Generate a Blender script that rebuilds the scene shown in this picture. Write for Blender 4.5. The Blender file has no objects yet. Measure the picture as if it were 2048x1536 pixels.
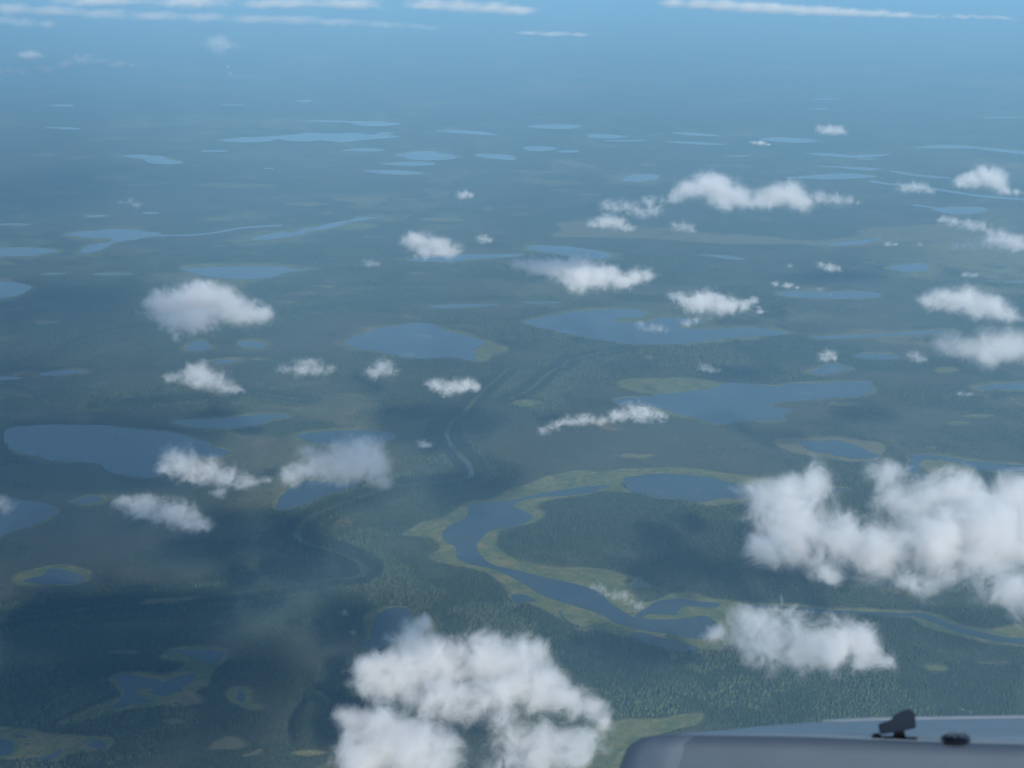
import bpy, bmesh, math, random
import numpy as np
from mathutils import Vector
from mathutils.geometry import delaunay_2d_cdt

# ------------------------------------------------------------------ camera, sky, sun, exposure
H = 1500.0                       # height of the camera above the plain, metres
F = 2472.0                       # focal length in pixels of the 2048 px wide photograph
PITCH = math.atan(868.0 / F)     # the level horizon lies 868 px above the picture's middle
SC = bpy.context.scene
COL = SC.collection

cd = bpy.data.cameras.new('camera')
cd.sensor_width = 17.3
cd.lens = 17.3 * F / 2048
cd.clip_start = 0.1
cd.clip_end = 400000
cd.dof.use_dof = True
cd.dof.focus_distance = 4000
cd.dof.aperture_fstop = 2.7
cam = bpy.data.objects.new('camera', cd)
cam.location = (0, 0, H)
cam.rotation_euler = (math.pi / 2 - PITCH, 0, 0)
COL.objects.link(cam)
SC.camera = cam

LX, LY = -0.40, 1.62             # how far a shadow falls per metre of height: sun behind and right
EL = math.atan(1 / math.hypot(LX, LY))
AZ = math.atan2(-LX, -LY)
world = bpy.data.worlds.new('World')
SC.world = world
world.use_nodes = True
wn = world.node_tree
sky = wn.nodes.new('ShaderNodeTexSky')
sky.sky_type = 'NISHITA'
sky.sun_disc = False
sky.sun_elevation = EL
sky.sun_rotation = AZ
sky.altitude = 1500
bg = wn.nodes['Background']
bg.inputs[1].default_value = 0.10
wn.links.new(sky.outputs[0], bg.inputs[0])
sd = bpy.data.lights.new('sun', 'SUN')
sd.energy = 4.8
sd.angle = math.radians(0.5)
sd.color = (1.0, 0.955, 0.89)
sun = bpy.data.objects.new('sun', sd)
sun.rotation_euler = Vector((-LX, -LY, 1)).to_track_quat('Z', 'Y').to_euler()
sun.location = (0, 0, 3000)
COL.objects.link(sun)
SC.view_settings.view_transform = 'Standard'
SC.view_settings.look = 'None'
SC.view_settings.exposure = 0.63
SC.view_settings.gamma = 1.0
SC.cycles.max_bounces = 8
SC.cycles.volume_bounces = 4
SC.cycles.diffuse_bounces = 2
SC.cycles.volume_step_rate = 0.36
SC.cycles.volume_max_steps = 256
SC.cycles.use_denoising = True
SC.cycles.use_adaptive_sampling = True
SC.cycles.adaptive_threshold = 0.02
HAZE = 9.1e-5
HAZE_COL = (0.30, 0.58, 0.79)

# ------------------------------------------------------------------ helpers
def ray(x, y):
    dx = (x - 1024) / F; dy = -(y - 768) / F
    c, s = math.cos(PITCH), math.sin(PITCH)
    return np.array([dx, c + dy * s, -s + dy * c])

def at(x, y, h=0.0):
    """the point of the real place at height h that the photograph shows at x, y"""
    v = ray(x, y)
    return np.array([0, 0, H]) + v * ((H - h) / -v[2])

def near(x, y, d):
    return Vector(np.array([0, 0, H]) + ray(x, y) * d)

def tag(o, label=None, cat=None, group=None, kind=None):
    if label: o['label'] = label
    if cat: o['category'] = cat
    if group: o['group'] = group
    if kind: o['kind'] = kind
    return o

def link(name, me, mat=None, parent=None):
    o = bpy.data.objects.new(name, me)
    COL.objects.link(o)
    if mat: me.materials.append(mat)
    if parent: o.parent = parent
    return o

def np_mesh(name, verts, faces):
    """faces: (n, k) int array"""
    me = bpy.data.meshes.new(name)
    n, k = faces.shape
    me.vertices.add(len(verts)); me.vertices.foreach_set('co', verts.astype(np.float32).ravel())
    me.loops.add(n * k); me.loops.foreach_set('vertex_index', faces.astype(np.int32).ravel())
    me.polygons.add(n)
    me.polygons.foreach_set('loop_start', np.arange(0, n * k, k, dtype=np.int32))
    me.polygons.foreach_set('loop_total', np.full(n, k, dtype=np.int32))
    me.update(calc_edges=True)
    return me

def attr(me, name, vals):
    a = me.attributes.new(name, 'FLOAT', 'POINT')
    a.data.foreach_set('value', vals.astype(np.float32))

def lattice(ix, iy, seed):
    n = (ix.astype(np.int64) * 374761393 + iy.astype(np.int64) * 668265263 + seed * 974634777) & 0xFFFFFFFF
    n = ((n ^ (n >> 13)) * 1274126177) & 0xFFFFFFFF
    n = n ^ (n >> 16)
    return (n & 0xFFFF) / 65535.0

def noise(x, y, scale, seed, octs=4, rough=0.5):
    """value fractal noise, 0..1, scale in metres"""
    out = 0; amp = 1; tot = 0
    for o in range(octs):
        u = x / scale + 17.3 * seed; v = y / scale - 9.1 * seed
        iu = np.floor(u); iv = np.floor(v); fu = u - iu; fv = v - iv
        fu = fu * fu * (3 - 2 * fu); fv = fv * fv * (3 - 2 * fv)
        a = lattice(iu, iv, seed + o); b = lattice(iu + 1, iv, seed + o)
        c = lattice(iu, iv + 1, seed + o); d = lattice(iu + 1, iv + 1, seed + o)
        out = out + amp * ((a * (1 - fu) + b * fu) * (1 - fv) + (c * (1 - fu) + d * fu) * fv)
        tot += amp; amp *= rough; scale *= 0.5
    return out / tot

def smooth(pts, n=4, closed=True):
    """Catmull-Rom through the points"""
    p = np.array(pts, float); m = len(p); out = []
    for i in range(m if closed else m - 1):
        if closed: a, b, c, d = p[i - 1], p[i], p[(i + 1) % m], p[(i + 2) % m]
        else: a, b, c, d = p[max(i - 1, 0)], p[i], p[i + 1], p[min(i + 2, m - 1)]
        for k in range(n):
            t = k / n
            out.append(0.5 * ((2 * b) + (c - a) * t + (2 * a - 5 * b + 4 * c - d) * t * t + (3 * b - a - 3 * c + d) * t ** 3))
    if not closed: out.append(p[-1])
    return np.array(out)

def inside(px, py, poly):
    r = np.zeros(len(px), bool); n = len(poly)
    for i in range(n):
        x0, y0 = poly[i - 1]; x1, y1 = poly[i]
        if y0 == y1: continue
        c = ((y0 > py) != (y1 > py)) & (px < (x1 - x0) * (py - y0) / (y1 - y0) + x0)
        r ^= c
    return r

def dist(px, py, poly, closed=True):
    best = np.full(len(px), 1e9); n = len(poly)
    for i in range(0 if closed else 1, n):
        a = poly[i - 1]; b = poly[i]; d = b - a; L = d @ d
        if L == 0: continue
        t = np.clip(((px - a[0]) * d[0] + (py - a[1]) * d[1]) / L, 0, 1)
        best = np.minimum(best, np.hypot(px - a[0] - t * d[0], py - a[1] - t * d[1]))
    return best

def nt(name):
    m = bpy.data.materials.new(name); m.use_nodes = True
    t = m.node_tree; return m, t, t.nodes, t.links

# ------------------------------------------------------------------ outlines read off the photograph
OFF = {'A': (0, 0), 'B': (1024, 0), 'C': (0, 512), 'D': (1024, 512), 'E': (0, 1024), 'F': (1024, 1024)}
def full(code, pts):
    if code == '-': return [tuple(p) for p in pts]
    ox, oy = OFF[code]
    return [(ox + x / 2, oy + y / 2) for x, y in pts]
def blob(cx, cy, rx, ry, n=10):
    r = random.Random(int(cx * 7 + cy * 13))
    return [(cx + rx * math.cos(a) * r.uniform(.82, 1.1), cy + ry * math.sin(a) * r.uniform(.8, 1.1)) for a in [2 * math.pi * k / n for k in range(n)]]

# (crop, outline, width of the sedge margin in metres, label)
LAKES = [
('A', [(870,560),(930,568),(1040,568),(1110,557),(1140,560),(1230,566),(1300,562),(1380,570),(1440,562),(1590,548),(1560,541),(1585,529),(1530,528),(1500,540),(1420,533),(1300,535),(1240,530),(1160,538),(1080,546),(960,552)], 20, 'long narrow pale lake, the widest in the hazy far plain at the upper left'),
('A', [(1180,484),(1300,488),(1400,491),(1430,501),(1500,505),(1580,501),(1592,493),(1530,487),(1420,484),(1300,482)], 20, 'thin pale lake just above the widest far lake'),
('A', [(1745,522),(1820,532),(1900,538),(1985,540),(1930,526),(1830,520)], 20, 'slim pale far lake to the right of the widest far lake'),
('A', [(175,510),(240,516),(320,518),(300,511),(220,506)], 10, 'short thin pale far lake at the upper left'),
('A', [(485,622),(560,634),(620,656),(700,656),(725,648),(650,628),(560,619)], 50, 'faint slanting far lake at the left below the widest far lake'),
('A', [(1595,620),(1640,635),(1720,641),(1800,636),(1825,625),(1740,608),(1650,607)], 80, 'oval far lake with a pale bank, top centre'),
('A', [(1520,655),(1600,648),(1700,648),(1740,658),(1640,664)], 30, 'flat far lake touching the oval far lake from below'),
('A', [(1450,682),(1540,696),(1640,699),(1690,690),(1560,681)], 60, 'pointed flat far lake with a pale upper bank, top centre'),
('A', [(1895,620),(1960,633),(2048,640),(2060,630),(2040,622),(1960,615)], 30, 'far lake right of the oval far lake'),
('A', [(270,936),(330,952),(420,956),(450,962),(400,975),(350,990),(320,1010),(370,1006),(430,985),(480,970),(560,956),(640,942),(600,928),(500,916),(400,918)], 70, 'forked lake with a tail running down, at the left'),
('A', [(-60,995),(120,990),(220,1000),(200,1012),(100,1024),(-60,1022)], 50, 'lake cut by the left edge, the higher of two there'),
('A', [(1000,956),(1060,958),(1160,948),(1260,921),(1360,901),(1450,882),(1540,872),(1460,869),(1380,884),(1280,904),(1180,922),(1060,941)], 110, 'long slanting backwater with yellow banks left of centre'),
('A', blob(248,422,50,4), 10, 'tiny faint far lake at the upper left, left of two in a row'),
('A', blob(930,420,48,3.5), 10, 'tiny faint far lake above the thin pale lake'),
('A', blob(1217,404,32,5), 10, 'tiny bright far lake nearest the top centre'),
('A', blob(1078,674,22,3), 10, 'speck of a lake below the widest far lake'),
('A', blob(860,604,60,4), 20, 'tiny flat lake close below the widest far lake'),
('A', blob(1450,600,85,6), 60, 'flat lake between the widest far lake and the oval far lake'),
('A', blob(385,865,45,5), 60, 'small lake above the forked lake at the left'),
('A', blob(600,852,38,4), 60, 'small flat lake below the faint wisp at the left'),
('A', blob(50,898,65,4), 40, 'thin lake at the left edge above the forked lake'),
('B', blob(180,507,105,9), 60, 'flat far lake with a pinkish bank right of top centre'),
('B', [(310,538),(360,535),(460,546),(400,554),(320,552)], 20, 'small pale far lake right of the pinkish one'),
('B', blob(450,563,95,3.5), 10, 'thread-thin far lake below the small pale far lake'),
('B', [(640,530),(720,532),(840,543),(760,544),(680,538)], 20, 'thin far lake, upper of a pair left of the small flat cloud'),
('B', [(610,567),(720,567),(860,577),(800,580),(700,575)], 20, 'thin far lake, lower of a pair left of the small flat cloud'),
('B', [(1000,556),(1080,549),(1220,560),(1180,571),(1080,569)], 40, 'flat lake between the two small far clouds at the upper right'),
('B', [(1180,613),(1290,614),(1360,622),(1440,618),(1515,616),(1460,625),(1380,631),(1300,627),(1240,623)], 20, 'bright thin lake under the small puffy far cloud'),
('B', blob(1420,636,45,2.5), 10, 'speck of water just under the bright thin lake'),
('B', blob(910,624,50,2.5), 10, 'speck of water left of the bright thin lake'),
('B', [(40,590),(100,586),(180,591),(150,603),(80,603)], 20, 'small far lake, left one of a touching pair right of top centre'),
('B', blob(225,606,45,6), 20, 'small far lake, right one of a touching pair right of top centre'),
('B', [(435,720),(480,700),(540,695),(580,700),(590,706),(560,720),(500,727)], 130, 'oval lake ringed by a broad pale yellow bank above the biggest far cloud'),
('B', blob(1255,397,55,2.5), 10, 'faint thread of water far out at the upper right'),
('B', blob(1225,435,45,2.5), 10, 'second faint thread of water far out at the upper right'),
('B', blob(1960,470,100,2.5), 10, 'faint thread of water at the upper right edge'),
('B', [(1225,664),(1340,667),(1475,675),(1420,681),(1320,673)], 30, 'pale flat lake above the braided channel'),
('B', [(1090,712),(1220,699),(1340,694),(1455,706),(1360,715),(1220,717)], 30, 'flat lake above the right end of the biggest far cloud'),
('B', [(1520,683),(1640,699),(1760,712),(1690,712),(1560,696)], 20, 'slanting sliver of water right of centre in the far plain'),
('B', [(1610,592),(1700,583),(1780,580),(1900,590),(2060,605),(2060,618),(1950,607),(1830,594)], 90, 'branching pale lake with sandy banks at the right edge'),
('B', [(1690,842),(1760,828),(1880,829),(1900,845),(1800,859)], 40, 'lake in the braided wetland between the right-hand clouds'),
('B', [(1230,978),(1300,972),(1390,960),(1480,951),(1450,967),(1380,979),(1290,984)], 0, 'narrow lake inside the long yellow meadow'),
('-', [(1052,497),(1070,491),(1115,492),(1170,497),(1215,506),(1224,513),(1190,519),(1140,512),(1080,503)], 45, 'flat lake behind the cloud in the centre'),
('-', [(812,520),(900,510),(1020,508),(1040,512),(960,518),(880,524)], 30, 'thin lake under the lone cloud left of centre'),
('C', [(725,52),(800,47),(930,42),(1050,42),(1130,46),(1180,53),(1250,55),(1180,61),(1130,68),(1100,85),(1040,92),(960,95),(880,88),(800,75)], 55, 'flat lake with a pointed right tip above the big left cloud'),
('C', [(-40,105),(70,108),(130,120),(110,142),(60,160),(-40,172)], 50, 'lake cut by the left edge, the lower of two there'),
('C', [(1385,345),(1430,320),(1500,295),(1580,277),(1680,268),(1740,278),(1800,305),(1880,322),(1940,345),(1920,365),(1895,382),(1905,400),(1895,418),(1840,412),(1780,408),(1700,411),(1640,412),(1580,398),(1500,382),(1430,370)], 42, 'round blue lake in the middle ringed with yellow sedge'),
('C', [(740,374),(770,345),(800,337),(830,350),(848,370),(810,380),(770,382)], 38, 'small pond, left one of a yellow-ringed pair under the left cloud'),
('C', [(955,355),(975,342),(1020,338),(1055,350),(1063,362),(1020,370),(985,368)], 38, 'small pond, right one of a yellow-ringed pair under the left cloud'),
('C', [(850,418),(900,413),(950,422),(900,432),(860,428)], 30, 'sliver of a pond below the yellow-ringed pair'),
('C', [(165,470),(230,458),(310,458),(335,467),(250,477),(180,480)], 22, 'flat pond near the left edge'),
('C', [(-30,484),(40,483),(90,487),(60,495),(-30,497)], 18, 'sliver of water at the left edge beside the flat pond'),
('C', [(685,668),(760,655),(880,650),(980,640),(1080,633),(1150,645),(1100,655),(1030,675),(960,688),(880,692),(780,685)], 22, 'blue spindle-shaped lake above the lower left clouds'),
('C', [(30,690),(120,678),(250,675),(380,678),(480,685),(600,700),(700,712),(800,735),(840,745),(830,760),(870,765),(915,785),(890,805),(850,808),(760,798),(700,830),(640,880),(540,885),(440,862),(380,832),(220,822),(130,800),(60,780),(20,735)], 16, 'largest lake, dark and shallow, at the left'),
('C', [(1190,715),(1300,702),(1400,698),(1500,699),(1550,704),(1582,720),(1540,745),(1400,765),(1250,745)], 14, 'lake half hidden behind the broad left-centre cloud'),
('C', [(1110,1005),(1140,950),(1220,900),(1300,905),(1430,910),(1390,935),(1280,972),(1180,1008),(1130,1016)], 14, 'dark lake just below the broad left-centre cloud'),
('C', [(290,985),(340,965),(400,965),(412,975),(360,990)], 40, 'faint dark pond left of the low left cloud'),
('-', [(-40,990),(45,1002),(90,1010),(117,1022),(80,1046),(15,1066),(-40,1080)], 16, 'dark lake running off the left edge'),
('C', [(1710,202),(1780,195),(1880,192),(1990,195),(1900,206),(1770,210)], 30, 'thin lake above the round blue lake'),
('C', blob(215,72,45,4), 30, 'thin pond right of the left-edge lakes'),
('C', blob(445,73,75,4.5), 30, 'thin pond left of the lake with the pointed tip'),
('D', [(45,265),(90,255),(170,238),(240,224),(330,219),(430,212),(500,215),(540,232),(515,244),(440,250),(412,260),(480,268),(560,260),(600,246),(720,252),(765,265),(720,273),(665,290),(760,293),(900,288),(1000,290),(1060,296),(1105,310),(1040,318),(940,325),(840,330),(740,345),(640,355),(560,358),(480,355),(400,345),(300,325),(200,305),(120,288)], 34, 'long blue lake with a hooked upper bay right of centre'),
('D', [(1200,326),(1300,319),(1450,311),(1600,302),(1740,299),(1735,307),(1600,318),(1450,325),(1300,333),(1230,333)], 36, 'thin straight lake leading to the right-hand clouds'),
('D', [(1375,400),(1400,391),(1430,389),(1490,392),(1540,402),(1540,411),(1480,415),(1400,412)], 34, 'small oval lake left of the soft right-hand cloud'),
('D', [(1205,460),(1250,440),(1290,428),(1325,440),(1360,450),(1310,461),(1260,471),(1215,470)], 24, 'three-cornered pond under a small puff at the right'),
('D', [(400,575),(450,565),(540,562),(600,552),(700,542),(800,532),(850,508),(950,512),(1050,520),(1120,510),(1250,505),(1350,503),(1425,501),(1445,525),(1440,545),(1380,560),(1280,568),(1180,578),(1080,585),(1040,600),(1100,612),(1125,625),(1080,640),(1085,660),(1000,660),(920,660),(860,672),(800,668),(740,650),(660,635),(600,615),(520,600),(430,595)], 17, 'big winding blue lake at right centre'),
('D', [(1140,745),(1180,740),(1240,738),(1300,740),(1370,752),(1430,780),(1485,800),(1420,812),(1350,808),(1260,790),(1190,775)], 12, 'slanting lake inside a yellow ring at the right'),
('D', [(1580,862),(1590,835),(1600,820),(1580,802),(1620,796),(1700,798),(1800,815),(1900,828),(2080,838),(2080,868),(1950,865),(1850,850),(1750,825),(1650,815),(1640,840),(1610,872)], 16, 'curved channel lake behind the top of the largest cloud'),
('D', [(455,885),(520,875),(620,873),(740,878),(820,892),(880,910),(940,925),(980,948),(930,970),(840,975),(760,982),(680,975),(600,970),(530,955),(470,935),(448,905)], 8, 'dark blue lake left of the largest cloud'),
('D', [(950,908),(1040,911),(1125,917),(1200,925),(1330,930),(1330,937),(1180,935),(1040,924),(960,920)], 10, 'narrow channel between the dark blue lake and the largest cloud'),
('D', [(1860,528),(1920,515),(2000,508),(2070,508),(2070,538),(1950,533)], 24, 'lake cut by the right edge below the soft cloud'),
('D', [(1505,45),(1560,34),(1640,30),(1668,45),(1660,60),(1590,66),(1530,57)], 26, 'small oval lake above the right-hand clouds'),
('D', [(1060,150),(1130,138),(1180,142),(1280,142),(1370,140),(1465,152),(1440,170),(1340,172),(1220,170),(1110,164)], 22, 'flat lake with a sandy upper shore at the right'),
('D', [(750,-4),(860,-2),(930,14),(900,16),(820,6)], 14, 'short thin lake above the flat lake with a sandy shore'),
('D', blob(115,188,75,4), 20, 'thin pond above the long hooked lake'),
('D', blob(1990,105,70,4), 20, 'thin yellowish pond at the right edge'),
('-', [(1215,971),(1150,976),(1080,988),(1030,1000),(1000,1003),(950,1008),(935,1020),(932,1035),(905,1050),(885,1065),(888,1080),(912,1095),(913,1115),(940,1128),(985,1137),(1030,1158),(1080,1188),(1120,1203),(1180,1222),(1210,1234),(1240,1250),(1290,1262),(1350,1270),(1400,1278),(1440,1268),(1435,1248),(1410,1232),(1370,1237),(1320,1240),(1270,1235),(1235,1215),(1215,1203),(1200,1185),(1150,1168),(1080,1152),(1030,1140),(985,1128),(962,1110),(955,1090),(970,1070),(985,1060),(1030,1052),(1058,1044),(1065,1033),(1045,1022),(1028,1012),(1040,1002),(1080,995),(1130,992),(1185,984)], 8, 'wide winding river lake bordered by yellow marsh in the lower middle'),
('-', [(1296,1214),(1310,1205),(1330,1200),(1365,1199),(1400,1204),(1440,1206),(1425,1216),(1370,1212),(1356,1222),(1350,1231),(1300,1229),(1280,1236),(1270,1232)], 8, 'blue pool on the river bank beside the lower right cloud'),
('-', [(1262,1268),(1290,1265),(1320,1275),(1350,1282),(1395,1296),(1400,1303),(1370,1306),(1320,1298),(1285,1286)], 6, 'blue pool below the river, left of the lower right cloud'),
('-', [(1020,1192),(1038,1188),(1058,1193),(1072,1203),(1045,1206),(1034,1212),(1026,1201)], 4, 'little pale pond left of the river'),
('-', [(1262,1172),(1272,1163),(1276,1154),(1284,1164),(1296,1172),(1278,1175)], 4, 'little pale pond right of the river'),
('-', blob(1842,1188,13,6.5), 9, 'little round pond under the largest cloud'),
('E', [(700,552),(780,555),(850,550),(892,563),(880,590),(855,603),(800,602),(770,590),(730,570)], 8, 'dark pond, upper one of the lower left group'),
('E', [(460,662),(500,653),(550,656),(575,662),(620,674),(645,685),(690,670),(740,658),(785,658),(782,680),(745,695),(742,712),(700,720),(660,735),(600,732),(615,720),(590,712),(560,716),(552,734),(580,750),(612,765),(570,768),(530,772),(500,784),(465,793),(440,786),(475,765),(502,745),(508,712),(490,690)], 6, 'dark ragged lake with bays in the lower left'),
('E', [(948,750),(952,728),(962,720),(978,732),(980,752),(968,764)], 5, 'dark oval pond inside a marsh ring in the lower left'),
('E', blob(703,765,13,6), 3, 'speck of dark water right of the ragged lake'),
('E', [(85,278),(140,262),(190,248),(205,230),(245,228),(300,245),(335,262),(315,283),(220,289),(130,288)], 8, 'dark pond with a yellow rim near the left edge'),
('E', [(1450,540),(1475,510),(1490,450),(1505,420),(1550,385),(1620,385),(1650,420),(1620,470),(1570,530),(1510,548)], 8, 'lake running under the lowest big cloud from the left'),
('E', [(-30,905),(40,910),(60,940),(50,972),(0,980),(-30,985)], 6, 'deep blue pond cut by the left edge at the bottom'),
('E', [(120,985),(180,978),(215,965),(245,948),(240,970),(200,990),(130,993)], 5, 'dark crescent pond in the bottom left corner'),
('E', [(360,932),(385,918),(410,915),(422,925),(425,942),(395,944)], 5, 'dark pond, rightmost in the bottom left corner'),
('E', blob(508,884,9,5), 4, 'pinhead pond above the rightmost bottom left pond'),
('E', [(58,888),(80,888),(112,898),(100,903),(78,900)], 4, 'dark sliver pond in the bottom left corner'),
('E', blob(108,930,14,5), 4, 'tiny pond between the edge pond and the crescent pond'),
('F', blob(22,985,12,5), 4, 'tiny dark pond at the bottom below the clouds'),
]
# (crop, course, half width in metres, label)
STREAMS = [
('C', [(1782,708),(1796,735),(1800,765),(1832,800),(1865,835),(1885,862),(1882,885),(1850,900),(1815,908)], 5.5, 'thin pale bend of the forest creek, its upper stretch'),
('-', [(600,1062),(592,1072),(600,1080),(615,1088)], 4.5, 'short pale glimpse of the forest creek, left bend'),
('-', [(700,1120),(726,1135),(730,1143),(716,1156)], 4.0, 'short pale glimpse of the forest creek, lower bend'),
('-', [(1180,1195),(1200,1200),(1225,1212)], 3, 'thin arm of the river marsh'),
('-', [(1480,1214),(1540,1214),(1600,1218),(1660,1223),(1720,1226),(1780,1228),(1828,1230)], 7, 'thin river stretch right of the lower right cloud'),
('-', [(1828,1230),(1850,1233),(1880,1245),(1910,1257),(1960,1270),(2000,1278),(2080,1288)], 13, 'broader river stretch running to the right edge'),
('A', [(640,942),(760,941),(860,931),(960,913),(1060,905),(1130,902)], 22, 'straight narrow river joining the forked lake'),
('B', [(1430,724),(1500,735),(1600,745),(1750,765),(1850,782),(2060,800)], 35, 'braided channel among the right-hand far clouds'),
('B', [(1600,818),(1680,830),(1760,842),(1880,838)], 26, 'side channel of the braided wetland'),
('F', [(190,395),(205,425),(240,450),(260,462)], 2.5, 'thread of a stream by the lowest big cloud'),
]
# open marsh and meadow: (crop, outline, kind 0 green-yellow sedge, 1 tan)
MARSH = [
('-', [(980,996),(1030,975),(1080,958),(1150,942),(1210,946),(1255,938),(1310,935),(1380,936),(1440,944),(1490,950),(1560,962),(1640,970),(1660,975),(1560,985),(1490,1002),(1430,1011),(1400,1009),(1405,1002),(1480,996),(1500,985),(1440,966),(1360,950),(1280,948),(1250,955),(1250,975),(1262,985),(1210,982),(1170,990),(1110,1000),(1080,1010),(1090,1030),(1065,1048),(1020,1055),(1000,1065),(992,1085),(1000,1100),(1040,1122),(1100,1135),(1180,1137),(1230,1145),(1268,1156),(1250,1163),(1262,1178),(1290,1202),(1340,1190),(1370,1183),(1400,1190),(1450,1202),(1560,1209),(1640,1213),(1750,1218),(1830,1221),(1880,1232),(1930,1252),(1980,1260),(2060,1252),(2060,1290),(1980,1286),(1920,1272),(1850,1252),(1830,1238),(1780,1232),(1650,1226),(1540,1224),(1480,1232),(1470,1290),(1400,1305),(1350,1285),(1290,1268),(1270,1275),(1200,1264),(1130,1242),(1080,1215),(1030,1192),(1000,1165),(970,1145),(900,1130),(860,1115),(880,1098),(870,1080),(830,1075),(803,1068),(850,1045),(900,1030),(930,1008)], 0),
('D', [(1050,748),(1065,732),(1110,728),(1180,727),(1300,722),(1400,735),(1470,745),(1500,765),(1482,790),(1450,800),(1485,812),(1400,822),(1320,820),(1200,800),(1100,780)], 1),
('D', [(420,500),(480,488),(600,490),(720,488),(800,503),(840,515),(720,535),(600,552),(520,548),(430,525)], 0),
('D', [(1590,795),(1640,790),(1760,800),(1900,818),(2060,832),(2060,838),(1900,828),(1850,860),(1760,880),(1660,870),(1640,840),(1580,850)], 0),
('C', [(1880,415),(1890,385),(1915,375),(1950,340),(1985,348),(2035,365),(2020,388),(1975,400),(1925,425)], 0),
('B', [(160,945),(200,920),(180,895),(240,885),(330,890),(500,900),(640,915),(760,930),(900,936),(1050,948),(1200,962),(1380,945),(1380,925),(1440,910),(1560,902),(1700,898),(1850,905),(1950,925),(2060,935),(2060,962),(1850,957),(1650,966),(1500,972),(1400,988),(1260,988),(1100,976),(900,978),(750,968),(600,958),(400,952)], 1),
('E', [(640,582),(700,546),(800,540),(900,548),(925,570),(900,600),(850,640),(830,690),(775,725),(805,750),(790,772),(700,782),(600,790),(480,802),(400,815),(300,850),(230,845),(330,800),(420,760),(480,735),(470,700),(438,670),(480,643),(560,643),(640,656),(700,640),(745,612),(720,600),(660,592)], 0),
('E', [(915,755),(912,715),(960,693),(1010,712),(1020,750),(1068,785),(1020,802),(960,790)], 0),
('E', [(-30,870),(100,868),(200,890),(300,895),(440,900),(465,925),(440,950),(400,960),(280,975),(240,1000),(180,1005),(60,992),(-30,990)], 0),
('E', [(40,275),(90,240),(230,212),(340,230),(372,250),(350,282),(220,299),(100,296)], 0),
('E', [(1440,545),(1462,480),(1458,420),(1500,398),(1545,382),(1510,430),(1480,520)], 0),
('E', [(578,362),(610,348),(700,346),(790,336),(805,348),(700,364),(610,370)], 1),
('E', [(845,945),(900,905),(950,908),(995,935),(960,950),(900,948)], 1),
('E', [(965,978),(1040,950),(1050,962),(1020,978)], 1),
('E', [(720,770),(740,750),(800,745),(800,770)], 1),
('-', [(1085,1536),(1140,1490),(1190,1450),(1250,1438),(1320,1440),(1360,1432),(1402,1428),(1405,1440),(1380,1455),(1340,1466),(1290,1482),(1260,1500),(1230,1560),(1090,1560)], 0),
('F', [(185,630),(215,628),(235,645),(220,668),(190,665)], 0),
('F', [(1580,330),(1600,312),(1640,308),(1675,325),(1660,345),(1600,345)], 1),
('B', [(400,716),(440,700),(470,694),(440,722),(500,729),(470,730)], 1),
('B', [(560,698),(608,707),(570,725),(545,724)], 1),
('B', blob(190,760,42,5), 1), ('B', blob(320,779,55,4), 1), ('B', [(-10,686),(100,684),(225,683),(215,690),(80,692)], 1),
('B', [(150,638),(200,640),(330,662),(320,670),(240,664)], 1), ('B', blob(540,657,32,8), 1), ('B', blob(820,662,52,4), 1), ('B', blob(930,665,35,4), 1),
('A', blob(940,742,180,9), 0), ('A', blob(560,742,80,4), 1), ('A', blob(220,770,130,5), 1), ('A', blob(1230,816,75,6), 1), ('A', blob(1440,797,110,10), 1), ('A', blob(1640,799,55,4), 1),
('A', blob(1770,879,95,7), 1), ('A', blob(880,880,48,4), 1), ('A', blob(1310,852,30,5), 1), ('A', blob(1490,947,42,4), 1), ('A', blob(1430,905,90,14), 0),
('A', blob(440,710,80,8), 1), ('A', blob(1010,711,40,4), 1), ('A', blob(1215,707,45,4), 1), ('A', blob(170,620,55,7), 1), ('A', blob(290,632,30,5), 1), ('A', blob(885,981,30,4), 1),
('C', blob(20,30,30,7), 0), ('C', [(1200,125),(1260,116),(1310,116),(1345,124),(1320,128),(1260,124)], 0), ('C', blob(1450,130,55,5), 0), ('C', blob(1690,70,50,5), 0), ('C', blob(180,265,50,8), 1),
('C', blob(1040,412,40,4), 0), ('C', blob(1150,185,45,5), 0),
('D', blob(500,800,80,12), 0), ('D', blob(1490,345,30,6), 0), ('D', blob(1740,455,55,14), 0), ('D', blob(1870,640,60,6), 0), ('D', blob(1790,670,50,8), 0), ('D', blob(550,405,22,10), 0), ('D', blob(60,590,60,14), 0), ('D', blob(1335,595,60,7), 0),
('D', blob(1215,133,60,5), 1), ('D', blob(1900,522,60,10), 1),
('F', blob(1700,625,45,14), 0), ('F', blob(1910,605,60,8), 0), ('F', blob(300,470,50,8), 1),
('E', blob(690,838,45,12), 1), ('E', blob(500,560,70,8), 1), ('E', blob(1240,965,70,8), 0),
]
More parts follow.
